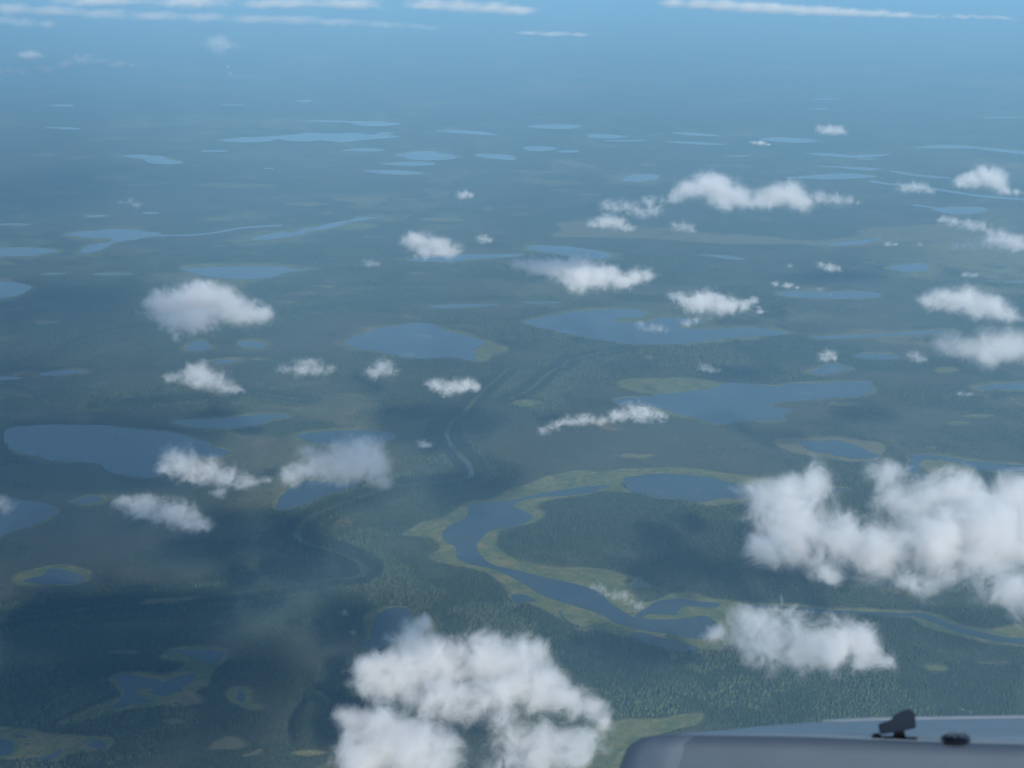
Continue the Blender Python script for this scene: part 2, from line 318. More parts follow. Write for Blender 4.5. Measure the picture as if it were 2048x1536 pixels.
# forest belts along creeks: (crop, course, half width)
BELTS = [
('C', [(1885,700),(1790,760),(1850,830),(1900,880),(1800,910),(1640,905),(1480,935),(1380,975),(1200,1030)], 60),
('E', [(1190,90),(1230,110),(1300,145),(1400,180),(1480,230),(1420,262),(1300,275),(1150,300),(980,325),(880,345),(600,350),(300,380),(0,420)], 50),
('C', [(100,400),(260,375),(300,350),(380,325),(480,308),(620,293),(900,285),(1200,220),(1400,190)], 70),
('C', [(380,590),(560,560),(760,548),(1000,530)], 60),
('D', [(120,290),(300,330),(430,352),(560,372),(900,352),(1150,330),(1230,350)], 70),
('D', [(300,440),(600,420),(900,400),(1200,385),(1300,400)], 110),
('D', [(0,620),(100,560),(180,470),(300,440)], 90),
('F', [(0,500),(200,530),(450,560),(700,570),(860,560)], 60),
('F', [(380,760),(600,760),(900,740)], 50),
('E', [(1840,380),(2000,420),(2060,450)], 90),
('D', [(800,465),(1000,470),(1160,490)], 90),
('A', [(480,740),(760,752),(1100,764),(1500,752),(1800,738),(2040,690)], 90),
('E', [(200,700),(350,740),(500,690),(640,600)], 30), ('E', [(-20,850),(200,790),(380,760)], 40), ('E', [(200,900),(420,860),(640,820),(900,800)], 50), ('E', [(0,1010),(250,1010),(500,950)], 40),
]
W = lambda code, pts: np.array([at(x, y)[:2] for x, y in full(code, pts)])
LK = [(smooth(W(c, p)), w, lab) for c, p, w, lab in LAKES]
MS = [(smooth(W(c, p)), k) for c, p, k in MARSH]
ST = [(smooth(W(c, p), 5, False), hw, lab) for c, p, hw, lab in STREAMS]
BL = [(smooth(W(c, p), 3, False), hw) for c, p, hw in BELTS]

def fields(x, y):
    """marsh (>0 in marsh), tan share, wood share 0..1, water flag"""
    marsh = np.full(len(x), -1.0); tan = np.zeros(len(x)); water = np.zeros(len(x), bool); belt = np.zeros(len(x))
    R = np.hypot(x, y)
    wob = (noise(x, y, 90, 5, 4) - 0.5); wob2 = noise(x, y, 260, 6, 3) - .5
    def box(P, m): return np.nonzero((x > P[:, 0].min() - m) & (x < P[:, 0].max() + m) & (y > P[:, 1].min() - m) & (y < P[:, 1].max() + m))[0]
    for P, w, _ in LK:
        m = max(w, 6) * 2.2
        i = box(P, m)
        if not len(i): continue
        ins = inside(x[i], y[i], P); water[i] |= ins
        if w:
            d = np.where(ins, 0, dist(x[i], y[i], P))
            marsh[i] = np.maximum(marsh[i], 1 - d / (w * np.clip(1 + 1.5 * wob[i] + 3.2 * wob2[i], .12, 2.6)))
    for P, k in MS:
        soft = 7 + 0.002 * abs(P[:, 1].mean())
        i = box(P, soft * 3)
        if not len(i): continue
        d = dist(x[i], y[i], P) / soft
        ins = inside(x[i], y[i], P)
        s = np.clip(np.where(ins, d, -d) + 0.45 + 1.6 * wob[i], -1, 1)
        better = s > marsh[i]
        marsh[i] = np.where(better, s, marsh[i])
        if k: tan[i] = np.maximum(tan[i], np.clip(s, 0, 1))
    for P, hw, _ in ST:
        i = box(P, hw * 3)
        if len(i): water[i] |= dist(x[i], y[i], P, False) < hw
    for P, hw in BL:
        i = box(P, hw * 3)
        if len(i):
            d = dist(x[i], y[i], P, False) / (hw * (0.6 + 1.6 * (noise(x[i], y[i], 120, 8, 3))))
            belt[i] = np.maximum(belt[i], np.clip(1.6 - d, 0, 1))
    g = noise(x, y, 900, 1, 6, .58)
    g2 = noise(x * .8, y * 1.5, 190, 2, 5, .6)
    wood = np.clip((g * .5 + g2 * .5 - 0.43) * 6, 0, 1)
    wood = np.maximum(wood, belt)
    # small natural openings scattered through the far plain
    op = noise(x, y, 420, 21, 5, .55); op2 = noise(x * .8, y * 1.2, 170, 24, 4, .6)
    opening = np.clip((op - 0.62) * 10, 0, 1) * np.clip((R - 5000) / 3000, 0, 1)
    opening = np.maximum(opening, np.clip((op2 + .25 * (noise(x, y, 1400, 25, 3) - .5) - .70) * 10, 0, 1) * np.clip((R - 2600) / 2500, 0, .8))
    marsh = np.maximum(marsh, opening * 1.4 - .9)
    tan = np.maximum(tan, opening * (noise(x, y, 1500, 22, 2) > .5))
    wood = wood * (1 - np.clip(marsh * 3 + .3, 0, 1) * (belt < .99))
    return marsh, tan, wood, water, belt

# ------------------------------------------------------------------ ground: one sheet, finer near the viewer, out to the horizon
CREEK = [('-', [(1010,745),(960,790),(925,830),(900,850),(893,868),(898,885),(918,905),(935,925),(943,945),(935,957),(880,965),(810,972),(770,980),(715,998),(660,1018),(615,1040),(596,1060),(595,1074),(625,1092),(670,1105),(705,1120),(728,1140),(716,1156),(670,1160),(600,1172),(540,1180),(470,1188),(400,1198),(330,1206),(250,1212),(150,1222),(-20,1250)]),
 ('-', [(133,700),(140,692),(165,682),(200,670),(250,660),(310,652),(420,640),(560,628),(700,610)]), ('-', [(600,800),(560,795),(500,788),(420,795),(340,800),(200,812)]),
 ('-', [(1020,800),(1060,780),(1100,745),(1125,735),(1150,718),(1250,700)])]
CK = [smooth(W(c, p), 5, False) for c, p in CREEK]
dep = [math.atan((yy - 768) / F) + PITCH for yy in np.arange(1640, -35, -2.6)]
rad = [60, 500, 1000, 1400] + [H / math.tan(a) for a in dep if H / math.tan(a) > 1500] + [60000, 80000, 110000, 160000]
th = list(np.radians(np.arange(-27, 27.01, 0.075)))
th += list(np.radians(np.arange(29, 333, 2.0)))
rad = np.array(rad); th = np.array(th)
Rr, Tt = np.meshgrid(rad, th, indexing='ij')
gx = (Rr * np.sin(Tt)).ravel(); gy = (Rr * np.cos(Tt)).ravel()
nR, nT = len(rad), len(th)
marsh, tan, wood, water, belt = fields(gx, gy)
ii = np.arange(nR - 1)[:, None] * nT; jj = np.arange(nT)[None, :]; j2 = (jj + 1) % nT
fc = np.stack([ii + jj, ii + nT + jj, ii + nT + j2, ii + j2], -1).reshape(-1, 4)
centre = len(gx)
verts = np.stack([gx, gy, np.zeros_like(gx)], -1)
me = np_mesh('ground', verts, fc[:, ::-1])
attr(me, 'marsh', marsh); attr(me, 'tan', tan); attr(me, 'wood', wood); attr(me, 'belt', belt)
ckd = np.full(len(gx), 1e9); ii_ = np.nonzero((np.hypot(gx, gy) < 9000) & (np.abs(gx) < 5000) & (gy > 0))[0]
for Q in CK: ckd[ii_] = np.minimum(ckd[ii_], dist(gx[ii_], gy[ii_], Q, False))
attr(me, 'creek', np.clip(1 - ckd / 20, 0, 1) * np.clip(noise(gx, gy, 160, 41, 3) * 3 - .9, 0, 1))

def ramp(n, l, fac, stops):
    r = n.new('ShaderNodeValToRGB'); e = r.color_ramp.elements
    for k, (p, c) in enumerate(stops):
        s = e[k] if k < 2 else e.new(p)
        s.position = p; s.color = (*c, 1)
    l.new(fac, r.inputs[0]); return r.outputs[0]
def mixc(n, l, fac, a, b):
    m = n.new('ShaderNodeMix'); m.data_type = 'RGBA'
    for s, v in ((0, fac), (6, a), (7, b)):
        if hasattr(v, 'links'): l.new(v, m.inputs[s])
        else: m.inputs[s].default_value = v if s == 0 else (*v, 1)
    return m.outputs[2]
def mth(n, l, op, a, b=0.0, c=0.0, clamp=False):
    m = n.new('ShaderNodeMath'); m.operation = op; m.use_clamp = clamp
    for s, v in enumerate((a, b, c)):
        if hasattr(v, 'links'): l.new(v, m.inputs[s])
        else: m.inputs[s].default_value = v
    return m.outputs[0]
def tex(n, l, vec, scale, detail=4, rough=.5, dist_=0.0):
    t = n.new('ShaderNodeTexNoise'); t.inputs['Scale'].default_value = scale; t.inputs['Detail'].default_value = detail
    t.inputs['Roughness'].default_value = rough; t.inputs['Distortion'].default_value = dist_
    l.new(vec, t.inputs['Vector']); return t.outputs[0]
def at_(n, name):
    a = n.new('ShaderNodeAttribute'); a.attribute_name = name; return a.outputs['Fac']

m, t, n, l = nt('boreal ground')
bs = n['Principled BSDF']; bs.inputs['Roughness'].default_value = 0.95; bs.inputs['Specular IOR Level'].default_value = 0.1
geo = n.new('ShaderNodeNewGeometry'); P = geo.outputs['Position']
big = tex(n, l, P, 1 / 700, 5, .6); mid = tex(n, l, P, 1 / 90, 5, .6, .5); fine = tex(n, l, P, 1 / 14, 3, .6); grit = tex(n, l, P, 1 / 5, 2, .6)
bog = ramp(n, l, big, [(.35, (.034, .042, .028)), (.5, (.064, .057, .038)), (.65, (.032, .045, .026))])
bog = mixc(n, l, mth(n, l, 'MULTIPLY_ADD', mid, 1.6, -.45, True), bog, (.034, .044, .026))
forest = ramp(n, l, fine, [(.3, (.012, .020, .014)), (.5, (.026, .038, .020)), (.72, (.050, .068, .028))])
wv = mth(n, l, 'ADD', at_(n, 'wood'), mth(n, l, 'MULTIPLY_ADD', fine, 1.3, -.65)); wv = mth(n, l, 'MULTIPLY_ADD', wv, 1.2, -.1, True)
musk = tex(n, l, P, 1 / 1900, 7, .62, .6)
bog = mixc(n, l, mth(n, l, 'MULTIPLY_ADD', musk, 7.0, -3.6, True), bog, (.125, .128, .055))
bog = mixc(n, l, mth(n, l, 'MULTIPLY_ADD', tex(n, l, P, 1 / 330, 6, .65, 1.0), 9.0, -5.3, True), bog, (.150, .118, .062))
col = mixc(n, l, wv, bog, forest)
speck = mth(n, l, 'MULTIPLY_ADD', grit, 3.0, -1.25, True)
col = mixc(n, l, mth(n, l, 'MULTIPLY', speck, .45), col, (.016, .028, .018))
patch = tex(n, l, P, 1 / 38, 6, .74, 1.2)
sed = ramp(n, l, patch, [(.36, (.036, .062, .026)), (.5, (.082, .096, .036)), (.62, (.150, .128, .058))])
tanc = ramp(n, l, mid, [(.3, (.095, .085, .055)), (.7, (.125, .108, .070))])
sed = mixc(n, l, mth(n, l, 'MULTIPLY', at_(n, 'tan'), .75), sed, tanc)
sed = mixc(n, l, mth(n, l, 'MULTIPLY_ADD', grit, 1.4, -.55, True), sed, (.070, .085, .028))
mv = mth(n, l, 'ADD', at_(n, 'marsh'), mth(n, l, 'MULTIPLY_ADD', fine, 1.1, -.55)); mv = mth(n, l, 'ADD', mv, mth(n, l, 'MULTIPLY_ADD', mid, 2.6, -1.36)); mv = mth(n, l, 'MULTIPLY_ADD', mv, 1.5, -.12, True)
col = mixc(n, l, mv, col, sed)
col = mixc(n, l, mth(n, l, 'MULTIPLY', at_(n, 'creek'), .6), col, (.075, .095, .040))
l.new(col, bs.inputs['Base Color'])
bp = n.new('ShaderNodeBump'); bp.inputs['Strength'].default_value = .8; bp.inputs['Distance'].default_value = 6
l.new(mth(n, l, 'MULTIPLY', fine, mth(n, l, 'SUBTRACT', 1.0, mv)), bp.inputs['Height']); l.new(bp.outputs[0], bs.inputs['Normal'])
ground = tag(link('ground', me, m), kind='structure')

# ------------------------------------------------------------------ water
m, t, n, l = nt('lake water'); WATER = m
bs = n['Principled BSDF']; geo = n.new('ShaderNodeNewGeometry'); P = geo.outputs['Position']
dp = tex(n, l, P, 1 / 160, 4, .6, .4)
l.new(ramp(n, l, dp, [(.35, (.020, .034, .046)), (.60, (.028, .044, .055)), (.72, (.055, .072, .078))]), bs.inputs['Base Color'])
bs.inputs['Roughness'].default_value = .17; bs.inputs['IOR'].default_value = 1.33
wv_ = tex(n, l, P, 1 / 3, 2, .6)
bp = n.new('ShaderNodeBump'); bp.inputs['Strength'].default_value = .25; bp.inputs['Distance'].default_value = .25
l.new(wv_, bp.inputs['Height']); l.new(bp.outputs[0], bs.inputs['Normal'])
def ragged(P, amp, sc=60):
    q = []
    for i in range(len(P)):
        a, b = P[i - 1], P[i]; q += [a * (2 / 3) + b / 3, a / 3 + b * (2 / 3)] if np.hypot(*(b - a)) > 25 else [b]
        if np.hypot(*(b - a)) > 25: q.append(b)
    q = np.array(q)
    q[:, 0] += (noise(q[:, 0], q[:, 1], sc, 31, 4) - .5) * amp; q[:, 1] += (noise(q[:, 0], q[:, 1], sc, 37, 4) - .5) * amp
    return q
def sheet(name, P, z, mat):
    o2 = P.mean(0); n_ = len(P)
    vs, _, fs, _, _, _ = delaunay_2d_cdt([Vector(p - o2) for p in P], [(i, (i + 1) % n_) for i in range(n_)], [], 1, 1e-3)
    tri = []
    for f in fs:
        a, b, c = (vs[i] for i in f[:3])
        tri.append(tuple(f) if (b - a).cross(c - a) > 0 else tuple(reversed(f)))
    me = bpy.data.meshes.new(name); me.from_pydata([(v.x + o2[0], v.y + o2[1], z) for v in vs], [], tri); me.update()
    return link(name, me, mat)
def isle(P):  # islands of sedge inside a lake stay part of the water sheet's neighbours
    return P
for k, (P, w, lab) in enumerate(LK):
    o = sheet('pond' if 'pond' in lab or 'speck' in lab else 'lake', ragged(P, 9 if 'river' in lab or 'marsh' in lab else min(110 if P[:, 1].mean() > 6500 else 30, 5 + .20 * np.ptp(P[:, 1])), max(55, np.ptp(P[:, 0]) / 9)), .5 + .01 * (k % 9), WATER)
    tag(o, lab, kind='structure')
for k, (P, hw, lab) in enumerate(ST):
    d = np.gradient(P, axis=0); nn = np.stack([-d[:, 1], d[:, 0]], -1); nn /= np.linalg.norm(nn, axis=1)[:, None] + 1e-9
    ww = hw * (.75 + .6 * noise(P[:, 0], P[:, 1], 60, 3, 2))[:, None]
    L = P + nn * ww; Rg = P - nn * ww; q = len(P)
    v = np.zeros((2 * q, 3)); v[:q, :2] = Rg; v[q:, :2] = L; v[:, 2] = .62 + .01 * k
    i = np.arange(q - 1)
    o = link('river', np_mesh('river', v, np.stack([i, i + 1, i + q + 1, i + q], -1)), WATER)
    tag(o, lab, kind='structure')

# ------------------------------------------------------------------ forest
rng = np.random.default_rng(7)
def spread(r0, r1, half, cell):
    """jittered points over the sector of the plain between two distances"""
    xs = np.arange(-r1 * math.sin(half), r1 * math.sin(half), cell); ys = np.arange(r0 * math.cos(half), r1, cell)
    X, Y = np.meshgrid(xs, ys); X = X.ravel(); Y = Y.ravel()
    X = X + rng.uniform(-.5, .5, len(X)) * cell; Y = Y + rng.uniform(-.5, .5, len(Y)) * cell
    R = np.hypot(X, Y); k = (R > r0) & (R < r1) & (np.abs(np.arctan2(X, Y)) < half)
    return X[k], Y[k]
half = math.radians(25.5)
TX, TY = [], []
for r0, r1, c in ((1780, 3000, 4.5), (3000, 4300, 5.5), (4300, 6600, 8.0)):
    X, Y = spread(r0, r1, half, c); TX.append(X); TY.append(Y)
TX = np.concatenate(TX); TY = np.concatenate(TY)
mar, tn, wd, wt, bl = fields(TX, TY)
cd_ = np.full(len(TX), 1e9)
for Q in CK: cd_ = np.minimum(cd_, dist(TX, TY, Q, False))
wd = np.where(cd_ < 75, 1.0, wd); bl = np.where(cd_ < 55, 1.3, bl); wt = wt | (cd_ < 11)
keep = ~wt & (rng.random(len(TX)) < np.clip(.10 + .9 * wd, 0, 1) * np.clip(1 - (mar + .35) * 2.2, .004, 1))
TX, TY, wd, bl, cd_ = TX[keep], TY[keep], wd[keep], bl[keep], cd_[keep]
R = np.hypot(TX, TY)
hgt = .98 * (4.2 + 6.8 * wd * (.6 + .4 * noise(TX, TY, 120, 12, 3)) + 3.0 * bl) * rng.uniform(.65, 1.25, len(TX))
dec = (noise(TX, TY, 260, 14, 4) + .12 * bl > .60) & (rng.random(len(TX)) < .55) & (cd_ > 50)      # birch and willow among the spruce
# tree tops of the 300 nearest the viewer stand as objects of their own
in_frame = (R * 0 + H) > 0
c_, s_ = math.cos(PITCH), math.sin(PITCH)
dz = c_ * TY + s_ * H; px = 1024 + F * TX / dz; py = 768 - F * (s_ * TY - c_ * H) / dz
cand = np.nonzero((py < 1536) & (px > 4) & (px < 690) & (~dec) & (hgt > 4))[0]
first = cand[np.argsort(-py[cand])[:300]]
rest = np.ones(len(TX), bool); rest[first] = False
rest &= (py < 1620)
tm, t, n, l = nt('tree foliage'); SPRUCE = tm
bs = n['Principled BSDF']; bs.inputs['Roughness'].default_value = .9; bs.inputs['Specular IOR Level'].default_value = .15
geo = n.new('ShaderNodeNewGeometry')
tone = mth(n, l, 'ADD', at_(n, 'tone'), mth(n, l, 'MULTIPLY_ADD', tex(n, l, geo.outputs['Position'], 1 / 60, 3), .5, -.25))
l.new(ramp(n, l, tone, [(0, (.010, .018, .014)), (.5, (.025, .037, .020)), (1, (.052, .068, .032))]), bs.inputs['Base Color'])
def forest_mesh(x, y, h, d, dark):
    N = len(x); K = 5
    ang = rng.uniform(0, 6.28, N)
    wid = np.where(d, h * .27, h * .17 + .45)
    V = np.zeros((N, 2 * K + 1, 3))
    for k in range(K):
        a = ang + k * 2 * math.pi / K + rng.uniform(-.25, .25, N); j = rng.uniform(.75, 1.25, N)
        V[:, k, 0] = x + np.cos(a) * wid * j * np.where(d, .7, 1); V[:, k, 1] = y + np.sin(a) * wid * j * np.where(d, .7, 1); V[:, k, 2] = h * np.where(d, .15, .06)
        a = a + .6
        V[:, K + k, 0] = x + np.cos(a) * wid * j * np.where(d, 1, .5); V[:, K + k, 1] = y + np.sin(a) * wid * j * np.where(d, 1, .5); V[:, K + k, 2] = h * np.where(d, .6, .5) * rng.uniform(.9, 1.1, N)
    V[:, 2 * K, 0] = x + rng.normal(0, .15, N); V[:, 2 * K, 1] = y; V[:, 2 * K, 2] = h
    base = (np.arange(N) * (2 * K + 1))[:, None]; fs = []
    for k in range(K):
        k2 = (k + 1) % K
        fs += [[k, k2, K + k], [k2, K + k2, K + k], [K + k, K + k2, 2 * K]]
    fs = np.array(fs)
    f = (base[:, :, None] + fs[None]).reshape(-1, 3)
    me = np_mesh('forest', V.reshape(-1, 3), f)
    tone = np.clip(np.where(d, .74, .40) - .3 * dark + rng.normal(0, .22, N), 0, 1)  # dark conifers by the creek, toned lower to stand for tree shadow
    attr(me, 'tone', np.repeat(tone, 2 * K + 1))
    return me
print('trees', rest.sum())
fo = link('forest', forest_mesh(TX[rest], TY[rest], hgt[rest], dec[rest], (cd_[rest] < 45)), SPRUCE)
tag(fo, 'dark green spruce and birch forest covering the plain', 'forest', kind='stuff')

bark, t, n, l = nt('bark'); n['Principled BSDF'].inputs['Base Color'].default_value = (.10, .075, .055, 1); n['Principled BSDF'].inputs['Roughness'].default_value = .95
def spruce_meshes(seed):
    r = random.Random(seed); bm = bmesh.new()
    for k in range(6):                       # whorls of drooping limbs with gaps between the tips
        z0 = 1 + k * 1.25; rad_ = (2.0 - k * .3) * r.uniform(.85, 1.1); top = bm.verts.new((0, 0, z0 + 2.3)); ring = []
        for q in range(14):
            a = q * math.pi / 7 + r.uniform(-.15, .15); rr = rad_ * (1 if q % 2 else .55) * r.uniform(.8, 1.15)
            ring.append(bm.verts.new((rr * math.cos(a), rr * math.sin(a), z0 - (.3 if q % 2 else -.1))))
        for q in range(14): bm.faces.new((ring[q], ring[(q + 1) % 14], top))
    c = bpy.data.meshes.new('crown'); bm.to_mesh(c); bm.free(); attr(c, 'tone', np.full(len(c.vertices), .42)); c.materials.append(SPRUCE)
    bm = bmesh.new(); bmesh.ops.create_cone(bm, cap_ends=True, segments=7, radius1=.17, radius2=.03, depth=9)
    bmesh.ops.translate(bm, verts=bm.verts, vec=(0, 0, 4.5)); tr = bpy.data.meshes.new('trunk'); bm.to_mesh(tr); bm.free(); tr.materials.append(bark)
    return c, tr
kinds = [spruce_meshes(s) for s in range(5)]
for i in first:
    e = bpy.data.objects.new('spruce_tree', None); e.location = (TX[i], TY[i], 0)
    s = hgt[i] / 9.6; e.scale = (s, s, s); e.rotation_euler = (0, 0, random.Random(int(i)).uniform(0, 6)); COL.objects.link(e)
    tag(e, 'dark green spruce in the lowermost row of trees along the bottom left edge', 'tree', 'spruces along the bottom left edge of the photo')
    c, tr = kinds[int(i) % 5]
    for nm, d in (('crown', c), ('trunk', tr)):
        o = bpy.data.objects.new(nm, d); o.parent = e; COL.objects.link(o)

